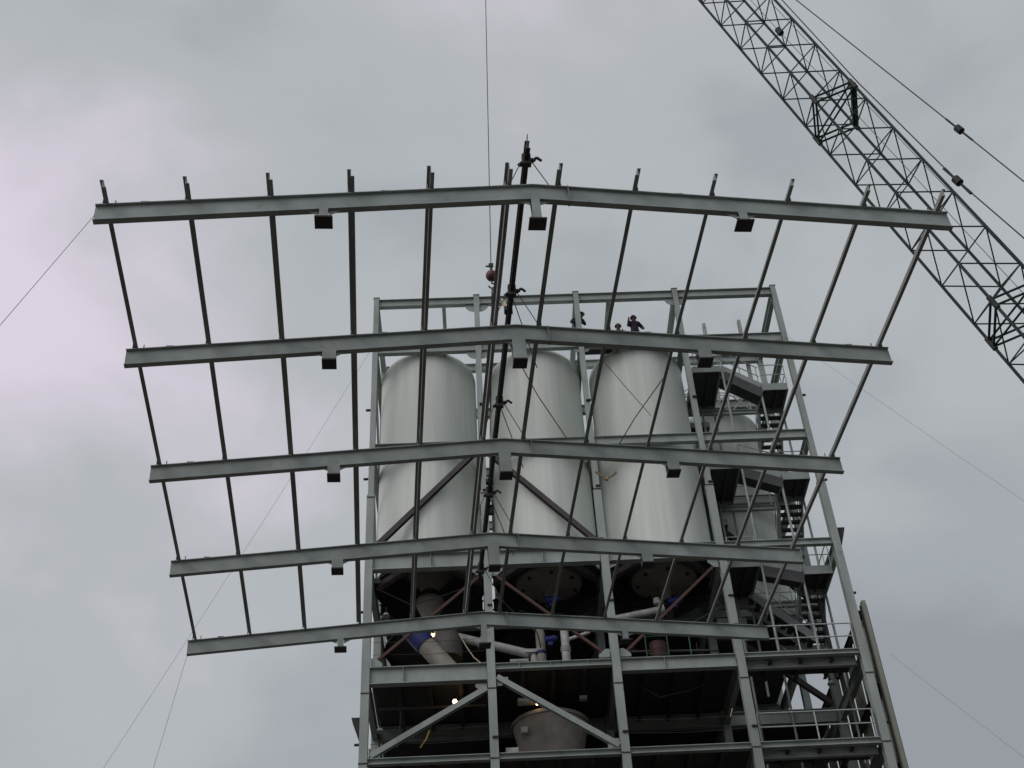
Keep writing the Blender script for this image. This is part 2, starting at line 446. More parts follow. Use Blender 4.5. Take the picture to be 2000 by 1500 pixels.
# ------------------------------------------------------------------ silos
def silo(u, v, r, label, kind):
    t = thing('silo', label, 'silo', tw(u, v, 26.6), TROT, 'white silos in the tower')
    z0 = 0.45
    zt = 9.84
    sh = [(r + .03, z0)] + [(r + .03 - .10 * (1 - math.cos(R(q))), 4.86 + .16 * math.sin(R(q))) for q in range(0, 91, 15)]
    MB().lathe(sh, 64).build('lower_shell', SILO, t)
    MB().lathe([(r - .005, 4.9), (r - .005, 5.06), (r + .012, 5.10), (r + .012, zt)], 64).build('upper_shell', SILO, t)
    for zz in (2.6, 7.4):
        rr_ = r + (.03 if zz < 5 else .012)
        MB().lathe([(rr_ - .002, zz - .02), (rr_ + .003, zz), (rr_ - .002, zz + .02)], 64).build('weld_ring', SILO, t)
    prof = []
    for k in range(9):                       # knuckle
        a = k / 8 * R(68)
        prof.append((r + .012 - .42 * (1 - math.cos(a)), zt + .42 * math.sin(a)))
    rl, zl = prof[-1]
    for k in range(1, 11):
        q = k / 10
        prof.append((rl * (1 - q) + 0.001, zl + .26 * (1 - (1 - q) ** 2)))
    MB().lathe(prof, 64).build('dome_top', SILO, t)
    ztop = prof[-1][1]
    MB().lathe([(.24, ztop - .03), (.24, ztop + .16), (.28, ztop + .16), (.28, ztop + .2), (.001, ztop + .22)], 20, (-.2, .4, 0)).build('manhole', SILO, t)
    # dark sleeve and dark hopper walls put shade inside the skirt; discharge
    MB().lathe([(r - .02, z0 - .08), (r - .02, 1.6)], 48).build('skirt_shade', DECK, t)
    if kind == 'cone':
        MB().lathe([(r - .03, 1.6), (.80, .95)], 40).build('hopper_shoulder', DECK, t)
        MB().lathe([(.80, .95), (.22, .20)], 40).build('hopper_cone', SILOIN, t)
        MB().lathe([(.24, .22), (.30, .22), (.30, .1), (.24, .1)], 24).build('outlet_flange', DARKSTEEL, t)
        MB().lathe([(.2, .1), (.50, -.12), (.50, -.3), (.16, -1.05)], 28).build('outlet_chute', SILOIN, t)
    elif kind == 'disc':
        MB().lathe([(r - .03, 1.5), (1.16, .42)], 40).build('hopper_cone', DECK, t)
        MB().lathe([(1.16, .42), (1.16, .32), (1.08, .30), (.5, .2), (.18, .12), (.18, -.5)], 40).build('bin_discharger', SILOIN, t)
        me = None
        for k in range(7):
            a = 2 * math.pi * (k + .3) / 7
            if me is None:
                me = MB().box((0, 0, 0), (.11, .11, .06)).mesh('bolt'); me.materials.append(DARKSTEEL)
            link('bolt', me, t, loc=(.95 * math.cos(a), .95 * math.sin(a), .25))
    MB().lathe([(r + .02, z0 - .1), (r + .09, z0 - .1), (r + .09, z0), (r + .02, z0)], 48).build('base_ring', DARKSTEEL, t)
    return t
silo(1.98, 2.0, 1.85, 'white cylindrical silo, leftmost of the three in the front row', 'cone')
silo(6.18, 2.0, 1.80, 'white cylindrical silo, middle one of the front row', 'disc')
silo(10.25, 2.05, 1.84, 'white cylindrical silo, rightmost of the front row, below the crew', 'disc')
silo(1.98, 6.3, 1.82, 'white silo hidden behind the leftmost front silo', 'none')
silo(6.16, 6.3, 1.82, 'white silo hidden behind the middle front silo', 'none')
silo(10.2, 6.3, 1.82, 'white silo hidden behind the rightmost front silo', 'none')
silo(13.98, 6.15, 1.83, 'shaded white silo behind the zigzag stairs', 'none')

# ------------------------------------------------------------------ stairs in the right bay
stair = thing('staircase', 'grey steel zigzag staircase with landings in the right bay of the tower', 'stairs', tw(14.2, 1.2, 0), TROT)
so = Vector((14.2, 1.2, 0))
def sl(u, v, z): return Vector((u, v, z)) - so
def landing(u0, u1, v0, v1, z, fas=0.33):
    c = sl((u0 + u1) / 2, (v0 + v1) / 2, z)
    o = MB().box(c + Vector((0, 0, -.03)), (u1 - u0 - .04, v1 - v0 - .04, .05)).build('landing_plate', TREAD, stair)
    zf = z - fas / 2 + .05
    MB().box(sl((u0 + u1) / 2, v0, zf), (u1 - u0, .03, fas)).build('fascia', STEEL, o)
    MB().box(sl((u0 + u1) / 2, v1, zf), (u1 - u0, .03, fas)).build('fascia', STEEL, o)
    MB().box(sl(u0, (v0 + v1) / 2, zf), (.03, v1 - v0 - .035, fas)).build('fascia', STEEL, o)
    MB().box(sl(u1, (v0 + v1) / 2, zf), (.03, v1 - v0 - .035, fas)).build('fascia', STEEL, o)
    MB().box(sl(u0 + (u1 - u0) * .62, (v0 + v1) / 2, z - .12), (.06, v1 - v0 - .06, .12)).build('stiffener', TREAD, o)
    return o
def flight(a, b, width_vec, n, rails=True):
    """a (top) -> b (bottom) along the inner string; width_vec to the outer string"""
    a = Vector(a); b = Vector(b); w = Vector(width_vec)
    up = Vector((0, 0, 1))
    st = None
    for off in (Vector((0, 0, 0)), w):
        o = bar('stringer', rect(.045, .28), sl(*(a + off)), sl(*(b + off)), STEEL, stair)
        st = st or o
    run = Vector((b.x - a.x, b.y - a.y, 0)); step = run / n
    dirn = run.normalized()
    for k in range(n):
        p = a + (b - a) * ((k + .5) / n) + w / 2
        sz = (w.length - .06, step.length * .92, .045) if abs(w.x) > abs(w.y) else (step.length * .92, w.length - .06, .045)
        MB().box(sl(*p) + Vector((0, 0, .05)), (sz[0], sz[1], .085)).build('tread', TREAD, st)
    for off in ((Vector((0, 0, 0)), w) if rails else ()):
        A_ = sl(*(a + off)); B_ = sl(*(b + off))
        for hh in (.5, .95):
            MB().tube([A_ + Vector((0, 0, hh)), B_ + Vector((0, 0, hh))], .022, 6).build('handrail', RAIL, stair)
        for q in (0.05, .5, .95):
            p = A_.lerp(B_, q); MB().tube([p, p + Vector((0, 0, .95))], .02, 6).build('rail_post', RAIL, stair)
LV = ((34.72, 35.72), (30.42, 30.98), (26.36, 26.72), (22.86, 22.86))
for i, (zr, zl) in enumerate(LV):
    if i < 3:
        landing(14.86, 15.84, .6, 1.95, zr)
        landing(12.3, 13.4, .6, 2.9, zl, .3)
        landing(12.1, 13.1, 2.95, 4.0, zl - .9, .25)
        flight((13.42, .66, zl - .02), (14.84, .66, zr - .02), (0, .95, 0), 5)
        bar('soffit_pan', rect(.9, .02), sl(13.44, 1.135, zl - .19), sl(14.82, 1.135, zr - .19), TREAD, stair)
        bar('mesh_panel', rect(.02, .42), sl(13.44, .60, zl - .42), sl(14.82, .60, zr - .42), TREAD, stair)
        bar('ledger', isec(.2, .12), sl(12.2, 3.0, zl - .35), sl(15.8, 3.0, zl - .35), TSTEEL, stair)
        for q in (() if i else range(4)):
            MB().tube([sl(12.3 + q * .9, 3.05, zl - .3), sl(13.2 + q * .9, 3.05, zl + .75)], .025, 6).build('rail_brace', RAIL, stair)
            MB().tube([sl(13.2 + q * .9, 3.05, zl - .3), sl(12.3 + q * .9, 3.05, zl + .75)], .025, 6).build('rail_brace', RAIL, stair)
        rail(stair, [sl(12.3, 3.05, zl - .3), sl(15.8, 3.05, zl - .3)], 1.05, (.5,), .022, step=.9)
        rail(stair, [sl(14.9, .6, zr), sl(15.84, .6, zr), sl(15.84, 1.95, zr)], 1.0, (.5,), .02, step=.7)
        rail(stair, [sl(12.4, .6, zl), sl(13.36, .6, zl)], 1.0, (.5,), .02, step=.7)
        zn = LV[i + 1][1]
        zm = zr - 1.55
        flight((14.95, 1.97, zr - .06), (14.95, 3.3, zm), (.85, 0, 0), 7)
        landing(14.15, 15.84, 3.3, 3.95, zm, .22)
        flight((14.2, 3.28, zm - .05), (14.2, 1.3, zn + .15), (.6, 0, 0), 9, False)
    zlow = (31.0, 26.9, 22.9, 19.8)[i]
for (u, v, z0, z1) in ((13.45, .62, 22.9, 35.6), (14.80, .70, 22.9, 34.5), (15.86, 2.02, 19.8, 34.6), (13.45, 3.2, 22.9, 35.6), (12.9, 2.9, 19.8, 35.4), (14.3, 3.9, 19.8, 38.9)):
    MB().tube([sl(u, v, z0), sl(u, v, z1)], .045, 8).build('support_post', STEEL, stair)
# lower flights of the right bay
flight((13.3, 2.4, 26.5), (15.3, 2.4, 24.6), (0, .8, 0), 10)
# cage ladder-like guard rails beside the silo top
ring = []
for k in range(7):
    a = R(200 + k * 18)
    ring.append(sl(13.98 + 2.0 * math.cos(a), 6.15 + 2.0 * math.sin(a), 36.95))
rail(stair, ring, 1.05, (.35, .7), .022, step=.7)

# ------------------------------------------------------------------ siding on the right side
wall = thing('siding_wall', 'beige green metal siding on the right side of the tower with light edge trim', 'wall', tw(16.46, 0, 0), TROT)
pan = MB()
prof = []
for k in range(5):
    y0 = k * .25
    prof += [(0, y0), (0, y0 + .12), (.035, y0 + .15), (.035, y0 + .22)]
nn = len(prof)
pan.add([(x, y, z) for z in (0, 24.42) for x, y in prof], [(i, i + 1, nn + i + 1, nn + i) for i in range(nn - 1)])
pm = pan.mesh('panel'); pm.materials.append(SIDING)
for k in range(13): link('panel', pm, wall, loc=(0.02, -.08 + k * 1.25, 0))
MB().prism([(.02, -.16), (.15, -.16), (.15, .05), (.11, .05), (.11, -.11), (.02, -.11)], (0, 0, 0), (0, 0, 24.5), (0, 1, 0)).build('corner_trim', SIDING, wall)
for z in (24.3, 21.6, 18.9, 16.2, 13.5, 10, 7, 4):
    bar('girt', zsec(.2, .08, 1), (-.12, .3, z), (-.12, 16, z), DARKSTEEL, wall)
MB().box((-.10, .02, 12.2), (.2, .05, 24.4)).build('corner_post', DARKSTEEL, wall)

# ------------------------------------------------------------------ equipment inside the tower
def tthing(name, label, cat, u, v, z, group=None): return thing(name, label, cat, tw(u, v, z), TROT, group)
def ell(p, r=.0): return p
for u_, v_, r_, z1_, lb in ((8.17, 2.6, .2, 31.5, 'added dark cylinder for the shade in the gap between the middle and right front silos'), (12.42, 2.75, .34, 33.2, 'added dark cylinder for the shade between the right front silo and the stairs')):
    t = tthing('gap_shade_cylinder', lb, 'duct', u_, v_, 26.9)  # dark cylinders added in place of the shade in the silo gaps
    MB().lathe([(r_, 0), (r_, z1_ - 26.9)], 20, cap1=True).build('pipe', DARKSTEEL, t)
    for z in (1.2, 3.4): MB().lathe([(r_, z), (r_ + .05, z), (r_ + .05, z + .06), (r_, z + .06)], 20).build('flange', DARKSTEEL, t)
pw = tthing('light_block_wall', 'added dark partition keeping light out of the lower floors of the tower', 'wall', 6, 7.6, 0)
for k in range(10): MB().box((-5.3 + k * 1.2, 0, 13.3), (1.17, .05, 26.6)).build('panel', DECK, pw)  # unseen partition added to block light from the rear bays
# long inclined white conveyor pipe
t = tthing('conveyor_pipe', 'long inclined white pipe under the left silo with flanged valve end', 'pipe', 2.1, 1.4, 24.9)
MB().tube([(0, 0, 0), (3.2, 0, -1.0)], .15, 16).build('pipe', WPIPE, t)
MB().tube([(-.02, 0, .006), (.06, 0, -.02)], .21, 16).build('flange', WPIPE, t)
MB().tube([(1.55, 0, -.484), (1.63, 0, -.509)], .20, 16).build('flange', WPIPE, t)
MB().box((3.3, 0, -.98), (.42, .4, .12)).build('valve_head', WPIPE, t)
MB().tube([(3.36, 0, -1.0), (3.36, 0, -1.9)], .13, 12).build('drop_leg', WPIPE, t)
MB().box((2.85, -.05, -1.3), (.62, .2, .09)).build('bracket', WPIPE, t)
MB().box((2.95, -.05, -1.55), (.62, .24, .2)).build('actuator', WPIPE, t)
t = tthing('feed_duct', 'big grey slanting duct with a blue sleeve behind the lower left floor beam', 'duct', 1.75, .9, 24.2)
MB().tube([(-.15, 0, .25), (1.0, 0, -1.2)], .32, 18).build('duct', BEIGE, t)
MB().tube([(-.42, 0, .62), (.12, 0, -.1)], .36, 18).build('sleeve', BLUE, t)
MB().lathe([(.52, .2), (.52, .9), (.2, 1.6)], 24, (.8, .5, -.6)).build('surge_bin', DGREY, t)
t = tthing('dust_pipe', 'short white pipe sloping up below the right silo with a round end cap', 'pipe', 8.1, 1.2, 24.95)
MB().tube([(0, 0, 0), (1.75, 0, .33)], .12, 14).build('pipe', WPIPE, t)
MB().tube([(1.72, 0, .33), (1.86, 0, .36)], .19, 14).build('flange', WPIPE, t)
MB().tube([(1.66, 0, .55), (1.66, 0, .75)], .12, 12).build('valve_wheel', WPIPE, t)
t = tthing('downpipe', 'upright white pipe with a banded joint standing on the floor below the middle silo', 'pipe', 6.5, 1.0, 22.9)
MB().tube([(0, 0, 0), (0, 0, 2.0)], .14, 16).build('pipe', WPIPE, t)
for z in (.78, .86, .94): MB().tube([(0, 0, z), (0, 0, z + .035)], .17, 16).build('joint_band', WPIPE, t)
MB().tube([(.1, 0, 1.25), (.85, 0, 1.5)], .06, 10).build('branch', WPIPE, t)
t = tthing('round_post_tank', 'slim grey vertical vessel left of the upright white pipe', 'tank', 5.7, 1.3, 22.9)
MB().lathe([(.14, 0), (.16, .05), (.16, 1.7), (.12, 1.85), (.05, 1.9)], 16).build('vessel', BEIGE, t)
MB().lathe([(.2, .9), (.2, .98)], 16, cap0=True, cap1=True).build('collar', BLUE, t)
def valve(u, v, z, lab, s=1.0):
    t = tthing('valve_actuator', lab, 'valve', u, v, z, 'blue valve actuators')
    MB().tube([(-.22 * s, 0, 0), (.22 * s, 0, .06 * s)], .15 * s, 14).build('actuator_body', BLUE, t)
    MB().tube([(.22 * s, 0, .06 * s), (.30 * s, 0, .07 * s)], .10 * s, 12).build('end_cap', BLUE, t)
    MB().box((0, 0, -.2 * s), (.2 * s, .2 * s, .14 * s)).build('yoke', BLUE, t)
valve(1.2, 1.5, 25.1, 'blue valve at the top end of the long white pipe', .8)
valve(6.2, 1.5, 26.0, 'blue valve under the middle silo outlet')
valve(6.05, 1.6, 25.2, 'blue valve just below another, under the middle silo', .9)
valve(10.4, 1.5, 25.75, 'blue valve under the right silo beside the sloping pipe')
valve(10.05, 1.5, 25.35, 'small blue valve touching the sloping pipe end', .6)
valve(5.2, .8, 23.1, 'blue valve on the floor beside the column under the white pipe end', .8)
valve(6.0, .9, 24.1, 'blue valve above the floor beside the slim vessel', .8)
# green scaffold frame and drum
t = tthing('scaffold_frame', 'green tube scaffold frame standing on the floor below the right silo', 'scaffold', 9.1, .5, 22.9)
for x in (0, .72, 1.45): MB().tube([(x, 0, 0), (x, 0, .98)], .024, 8).build('upright', GREEN, t)
for z in (.3, .95): MB().tube([(0, 0, z), (.72, 0, z)], .018, 8).build('cross_tube', GREEN, t)
t = tthing('drum', 'dark red drum between the green scaffold tubes', 'drum', 9.55, .9, 22.9)
MB().lathe([(.27, 0), (.29, .01), (.29, .28), (.3, .3), (.29, .32), (.29, .58), (.3, .6), (.29, .62), (.29, .88)], 20, cap0=True, cap1=True).build('shell', REDDRUM, t)
MB().lathe([(.05, .88), (.05, .91)], 10, (.12, 0, 0), cap1=True).build('bung', DARKSTEEL, t)
# beige hopper tank on the lower floor
t = tthing('hopper_tank', 'beige tapered hopper tank on the lower floor behind the front brace', 'tank', 5.9, 2.6, 19.85)
MB().lathe([(.78, .0), (.9, .35), (1.22, 1.85), (1.25, 1.9), (1.25, 2.0)], 40).build('cone', BEIGE, t)
MB().lathe([(1.3, 1.9), (1.3, 2.02), (1.2, 2.02)], 40).build('rim', BEIGE, t)
for a in (20, 90, 160): MB().tube([(.95 * math.cos(R(a)), .95 * math.sin(R(a)), -.05), (1.1 * math.cos(R(a)), 1.1 * math.sin(R(a)), 1.0)], .05, 8).build('leg', DARKSTEEL, t)
def white_box(u, v, z, sz, lab):
    t = tthing('junction_box', lab, 'box', u, v, z, 'small pale boxes below the deck')
    MB().box((0, 0, 0), sz).build('case', WPIPE, t)
    MB().box((0, -sz[1] / 2 - .012, 0), (sz[0] * .85, .02, sz[2] * .8)).build('cover', WPIPE, t)
white_box(5.0, 1.7, 21.28, (.22, .2, .22), 'small white box at the left of the beige hopper tank rim')
white_box(4.55, .5, 19.98, (.4, .3, .18), 'pale open box on the lower floor beside the second column')
white_box(5.1, 1.4, 22.15, (.55, .3, .12), 'pale flat box hung under the deck left of a lamp')
white_box(7.0, 1.8, 22.4, (.25, .2, .12), 'tiny pale box under the deck right of the brace')
# lit work lamps
def lamp(u, v, z, lab, r=.075):
    t = tthing('work_lamp', lab, 'lamp', u, v, z, 'lit work lamps')
    MB().lathe([(r * math.sin(math.pi * k / 8) + .0005, -r * math.cos(math.pi * k / 8)) for k in range(9)], 12).build('bulb', BULB, t)
    MB().lathe([(.03, r * .8), (.035, r * .9), (.035, r + .08), (.015, r + .1)], 10).build('socket', DARKSTEEL, t)
    MB().tube([(0, 0, r + .08), (0, 0, r + .45)], .006, 5).build('cord', DARKSTEEL, t)
lamp(2.1, 1.2, 24.62, 'lit warm bulb beside the upper end of the long white pipe')
lamp(2.79, 1.2, 22.16, 'lit warm bulb hanging under the deck in the left bay')
lamp(5.45, 1.25, 21.98, 'dim warm bulb near the pale flat box under the deck', .045)
# unlit pale lamps / reflectors
def flood(u, v, z, lab):
    t = tthing('floodlight', lab, 'floodlight', u, v, z, 'unlit floodlights')
    MB().lathe([(.03, .12), (.08, .10), (.13, 0), (.12, 0), (.06, .07)], 14).build('reflector', RAIL, t)
    MB().tube([(0, 0, .1), (0, 0, .35)], .015, 6).build('stem', DARKSTEEL, t)
flood(.55, .8, 25.2, 'small shiny floodlight left of the blue valve by the left column')
flood(.25, .4, 26.35, 'tiny pale floodlight at the top of the left bay under the girder')
flood(.45, .5, 20.85, 'small pale floodlight in the lower left bay beside the corner column')
flood(15.0, .9, 22.05, 'small white floodlight under the deck of the stair bay')
# yellow hoses and straps
def rope(name, lab, cat, pts, r, mt, n=6, group=None):
    p0 = Vector(pts[0])
    o = MB().tube([Vector(p) - p0 for p in pts], r, n).build(name, mt)
    o.location = p0
    return tag(o, lab, cat, group)
rope('yellow_hose', 'yellow hose hanging beside the white pipe end near the second column', 'hose', [tw(3.0, .8, 24.4), tw(3.2, .7, 23.9), tw(3.45, .6, 23.4), tw(3.7, .5, 23.1)], .02, CREAM)
rope('yellow_strap', 'short yellow strap in the dark lower left bay', 'strap', [tw(2.0, .6, 20.9), tw(1.9, .6, 20.6), tw(1.7, .6, 20.3)], .025, YROPE)
rope('yellow_strap', 'short yellow strap in the dark lower bay left of the fourth column', 'strap', [tw(11.6, .6, 21.2), tw(11.5, .6, 20.9)], .02, CREAM)

for pts, lb in (
        ([(.3, .7, 26.2), (1.4, .8, 25.6), (2.6, .7, 25.9), (3.7, .6, 26.3)], 'slack dark cable under the girder of the left bay'),
        ([(4.3, .8, 25.9), (5.0, .9, 25.0), (5.6, .9, 24.4), (5.7, 1.2, 23.9)], 'dark cable dropping to the slim vessel right of the second column'),
        ([(8.3, .6, 24.6), (9.2, .7, 24.3), (10.6, .7, 24.35), (11.7, .5, 24.8)], 'slack dark cable above the green scaffold frame'),
        ([(1.0, 1.2, 22.6), (1.05, 1.2, 21.6), (.95, 1.1, 20.6)], 'dark cable hanging below the deck near the corner column'),
        ([(8.6, 1.0, 22.5), (9.4, 1.0, 21.9), (10.4, 1.0, 22.1), (11.4, 1.0, 22.5)], 'slack dark cable looped under the deck in the third bay')):
    rope('hanging_cable', lb, 'cable', [tw(*p) for p in pts], .022, ROPE, 6, 'cables hanging in the tower')
for a_, b_, lb in (((4.2, 1.9, 25.2), (7.8, 1.9, 25.35), 'thin grey conduit running level below the middle silo'),
                   ((8.2, 2.2, 24.3), (11.8, 2.2, 24.2), 'thin grey conduit running level below the right silo'),
                   ((.3, 1.6, 22.2), (3.8, 1.6, 22.2), 'thin grey conduit hung under the deck of the left bay')):
    t = tthing('conduit', lb, 'conduit', *a_)
    e_ = Vector(b_) - Vector(a_)
    MB().tube([(0, 0, 0), e_], .045, 8).build('pipe', DGREY, t)
    for q in (.2, .5, .8): MB().tube([e_ * q, e_ * q + Vector((0, 0, .3))], .012, 5).build('hanger', DGREY, t)

# ------------------------------------------------------------------ hoisted roof frame
FM = Matrix(((0.99263, -0.11807, -0.02731), (0.11769, 0.99293, -0.01517), (0.0289, 0.01185, 0.99951)))
FO = Vector((0.67547, 17.10022, 20.78130))
def fw(x, y, z): return FO + FM @ Vector((x, y, z))
FBASE = Vector((0, 8.07, -0.9))
frame = thing('roof_frame', 'gabled grey steel roof frame of five rafters and twelve purlins hoisted in the air', 'roof frame', fw(*FBASE), FM)
def fl(x, y, z): return Vector((x, y, z)) - FBASE
HW, RISE, SP = 8.30, 0.70, 4.0356
def rz(x): return RISE * (1 - abs(x) / 8.26)
purx = (0.5, 2.03, 3.56, 5.09, 6.62, 8.12)
PLZ = -0.17
RD, RB = 0.43, 0.135
for i in range(5):
    y = i * SP
    sec = isec(RD, RB, .018, .012)
    kx = RISE / 8.26
    mb = MB(); ns = len(sec)
    vv = []
    for X in (-HW, 0.0, HW):
        vv += [fl(X, y + a_, rz(X) + b_ * math.sqrt(1 + kx * kx)) for a_, b_ in sec]
    mb.add(vv, [(q * ns + i_, q * ns + (i_ + 1) % ns, (q + 1) * ns + (i_ + 1) % ns, (q + 1) * ns + i_) for q in (0, 1) for i_ in range(ns)])
    mb.add(vv[:ns], [tuple(range(ns))]); mb.add(vv[2 * ns:], [tuple(range(ns))[::-1]])
    r_ = mb.build('rafter', STEEL, frame)
    MB().box(fl(.68, y, rz(.68)), (.024, RB + .02, RD + .02)).build('splice_plate', PURLIN, r_)
    for s in (-1, 1):
        for px in purx: MB().box(fl((px + .05) * s, y, rz(px) + RD / 2 + .075), (.01, .12, .14)).build('purlin_clip', PURLIN, r_)
        for px in (7.4, 2.9): MB().box(fl(px * s, y, rz(px) + RD / 2 + .02), (.16, .09, .035)).build('bolt_cluster', DARKSTEEL, r_)
    for sx in (-4.07, 0.0, 4.07):
        ztop = rz(sx) - RD / 2
        if i in (0, 4):
            st = bar('column_stub', isec(0.18, 0.17, .016, .012), fl(sx, y, ztop - .003), fl(sx, y, PLZ + .02), STEEL, frame, up=(0, 1, 0))
            MB().box(fl(sx, y, PLZ), (.34, .32, .035)).build('base_plate', PLATE, st)
        else:
            st = bar('column_stub', isec(0.24, 0.29, .016, .012), fl(sx, y, ztop - .003), fl(sx, y, PLZ + .02), STEEL, frame, up=(0, 1, 0))
            MB().box(fl(sx, y, PLZ), (.31, .32, .035)).build('base_plate', PLATE, st)
        # knee plate
        for s in (-1, 1):
            pts = [(sx + s * .1, ztop - .004 - (0 if sx == 0 else 0)), (sx + s * .34, rz(abs(sx) + .0) - RD / 2 - .004 - s * (sx and (math.copysign(1, sx))) * .24 * RISE / 8.26 - (0.24 * RISE / 8.26 if sx == 0 else 0)), (sx + s * .1, ztop - .12)]
            MB().add([fl(a, y - .006, b) for a, b in pts] + [fl(a, y + .006, b) for a, b in pts], [(0, 1, 2), (5, 4, 3), (0, 3, 4, 1), (1, 4, 5, 2), (2, 5, 3, 0)]).build('knee_plate', STEEL, st)
for s in (-1, 1):
    for x in purx:
        z = rz(x) + RD / 2 + .108
        bar('purlin', zsec(.205, .068, -s), fl(x * s, -.46, z), fl(x * s, 4 * SP + .2, z), PURLIN, frame)
# ridge eave pins at rafter ends
for i in range(5):
    for s in (-1, 1):
        MB().tube([fl((HW - .35) * s, i * SP, .2), fl((HW - .35) * s, i * SP, .38)], .012, 5).build('bolt', DARKSTEEL, frame)

# strongback along the ridge
sb = thing('lifting_beam', 'long dark lifting beam slung along the ridge of the hoisted roof frame', 'lifting beam', fw(0, 8.1, 2.0), FM)
def bl(x, y, z): return Vector((x, y, z)) - Vector((0, 8.1, 2.0))
bar('beam', isec(.24, .10, .02, .05), bl(0, .0, 2.2), bl(0, 16.4, 2.2), DARKSTEEL, sb)
MB().tube([bl(0, .02, 2.3), bl(.02, .0, 2.52)], .012, 5).build('end_pin', DARKSTEEL, sb)
for y in (0.35, 4.15, 8.1, 11.9, 15.7):
    c = MB().box(bl(0, y, 2.12), (.18, .12, .3)).box(bl(.13, y - .05, 2.08), (.1, .06, .05)).box(bl(-.12, y + .06, 2.05), (.07, .06, .06)).build('clamp', DARKSTEEL, sb)
    for s in (-1, 1):
        MB().tube([bl(.1 * s, y, 2.1), bl(.5 * s + .04 * s, y + .05, rz(.5) + .42)], .011, 5).build('sling', ROPE, c)
    MB().tube([bl(.1, y, 2.05), bl(.2, y - .08, 2.12), bl(.3, y - .06, 2.04)], .03, 6).build('shackle', DARKSTEEL, c)
    MB().tube([bl(-.1, y, 2.05), bl(-.18, y + .03, 2.0)], .03, 6).build('shackle', DARKSTEEL, c)
# come-along chains from the beam to the first purlins between rafters
for y0, y1, x1 in ((8.3, 9.4, .62), (12.2, 13.4, .7), (4.4, 5.6, .62)):
    MB().tube([bl(.05, y0, 2.08), bl(x1, y1, rz(.5) + .4)], .012, 5).build('chain', ROPE, sb)

# hook block, ball, slings, hoist rope
HK = Vector((.1, 8.25, 6.5))
hook = thing('crane_hook', 'faded red headache ball and hook on the thin hoist rope above the lifting beam', 'crane hook', fw(*HK))
hw = fw(*HK)
MB().lathe([(.16 * math.sin(math.pi * k / 10) + .0005, -.17 * math.cos(math.pi * k / 10)) for k in range(11)], 20, (0, 0, .25)).build('ball', REDBALL, hook)
MB().tube([(0, 0, .41), (0, 0, .62)], .035, 8).build('swivel', DARKSTEEL, hook)
MB().box((0, 0, .66), (.13, .06, .12)).box((-.09, 0, .63), (.12, .03, .04)).build('wedge_socket', DARKSTEEL, hook)
hp = [(.0, 0, .1), (0, 0, -.05)] + [(.085 * math.sin(a) , 0, -.14 + .09 * math.cos(a)) for a in [R(q) for q in range(0, 271, 30)]]
MB().tube(hp, .022, 8).build('hook', DARKSTEEL, hook)
TIP = Vector((0.45, 25.5, 67.0))
MB().tube([Vector((0, 0, .7)), TIP - hw + Vector((0, 0, -.8))], .013, 6).build('hoist_rope', ROPE, hook)
for nm, yy, lab in (('web_sling', 5.0, 'cream webbing sling from the crane hook to the near half of the lifting beam'), ('web_sling', 11.7, 'cream webbing sling from the crane hook to the far half of the lifting beam')):
    a = hw + Vector((0, 0, -.22)); b = fw(0, yy, 2.33)
    p0 = b
    rt = thing(nm, lab, 'sling', p0)
    k = a - b
    MB().prism(rect(.035, .035), k, k * .34, (1, 0, 0)).build('rope_leg', ROPE, rt)
    MB().prism(rect(.14, .03), k * .36, k * .06, (1, 0, 0)).build('webbing', CREAM, rt)
    MB().box((0, 0, 0), (.2, .16, .12)).build('choker', DARKSTEEL, rt)

# ropes on the roof frame
rope('yellow_rope', 'yellow rope slanting from the lifting beam across the middle silo', 'rope', [fw(.02, 5.75, 2.05), fw(.8, 7.0, 1.4), fw(1.55, 8.0, .9)], .014, YROPE)
rope('yellow_rope', 'thin yellow rope crossing a dark one in front of the right silo', 'rope', [fw(2.1, 5.2, .9), fw(2.8, 6.15, .86), fw(3.5, 7.1, .84)], .008, YROPE)
rope('dark_rope', 'thin dark rope crossing the right silo from purlin to third rafter', 'rope', [fw(3.52, 5.6, .72), fw(3.1, 7.1, .78), fw(2.78, 8.3, .72)], .012, ROPE)
kn = tag(MB().tube([(0, 0, 0), (.12, .05, -.1), (.25, .1, -.16), (.42, .05, -.1), (.5, .1, .02)], .03, 6).tube([(.2, .1, -.16), (.3, .1, -.2)], .045, 6).build('rope_bundle', CREAM), 'knotted cream strap bundle hanging below the third rafter beside the third column', 'strap')
kn.location = fw(2.2, 8.25, .05)

# ------------------------------------------------------------------ guy and tag lines
def sag(a, b, s, n=10):
    a = Vector(a); b = Vector(b)
    return [a.lerp(b, k / n) - Vector((0, 0, 4 * s * (k / n) * (1 - k / n))) for k in range(n + 1)]
rope('tag_line', 'thin line from the left end of the nearest rafter down to the left', 'line', sag(fw(-8.28, 0, 0), (-13.76, 13.2, .02), .12), .006, TAG)
rope('tag_line', 'thin line hanging from the left end of the farthest rafter', 'line', sag(fw(-8.28, 16.14, -.2), (-9.87, 25.0, .02), .08), .006, TAG)
rope('guy_line', 'long faint line from the top left corner of the tower down to the left', 'line', sag(tw(-.17, 0, 36.7), (-24.15, 38.9, .02), .9), .006, TAG)
rope('guy_line', 'faint line from the top right corner of the tower down to the right', 'line', sag(tw(16.17, 0, 36.6), (27.3, 24.6, .02), .5), .005, TAG)
rope('guy_line', 'faint line low at the right beside the siding', 'line', sag(tw(16.82, -.1, 22.5), (23.8, 28.2, .02), .3), .005, TAG)

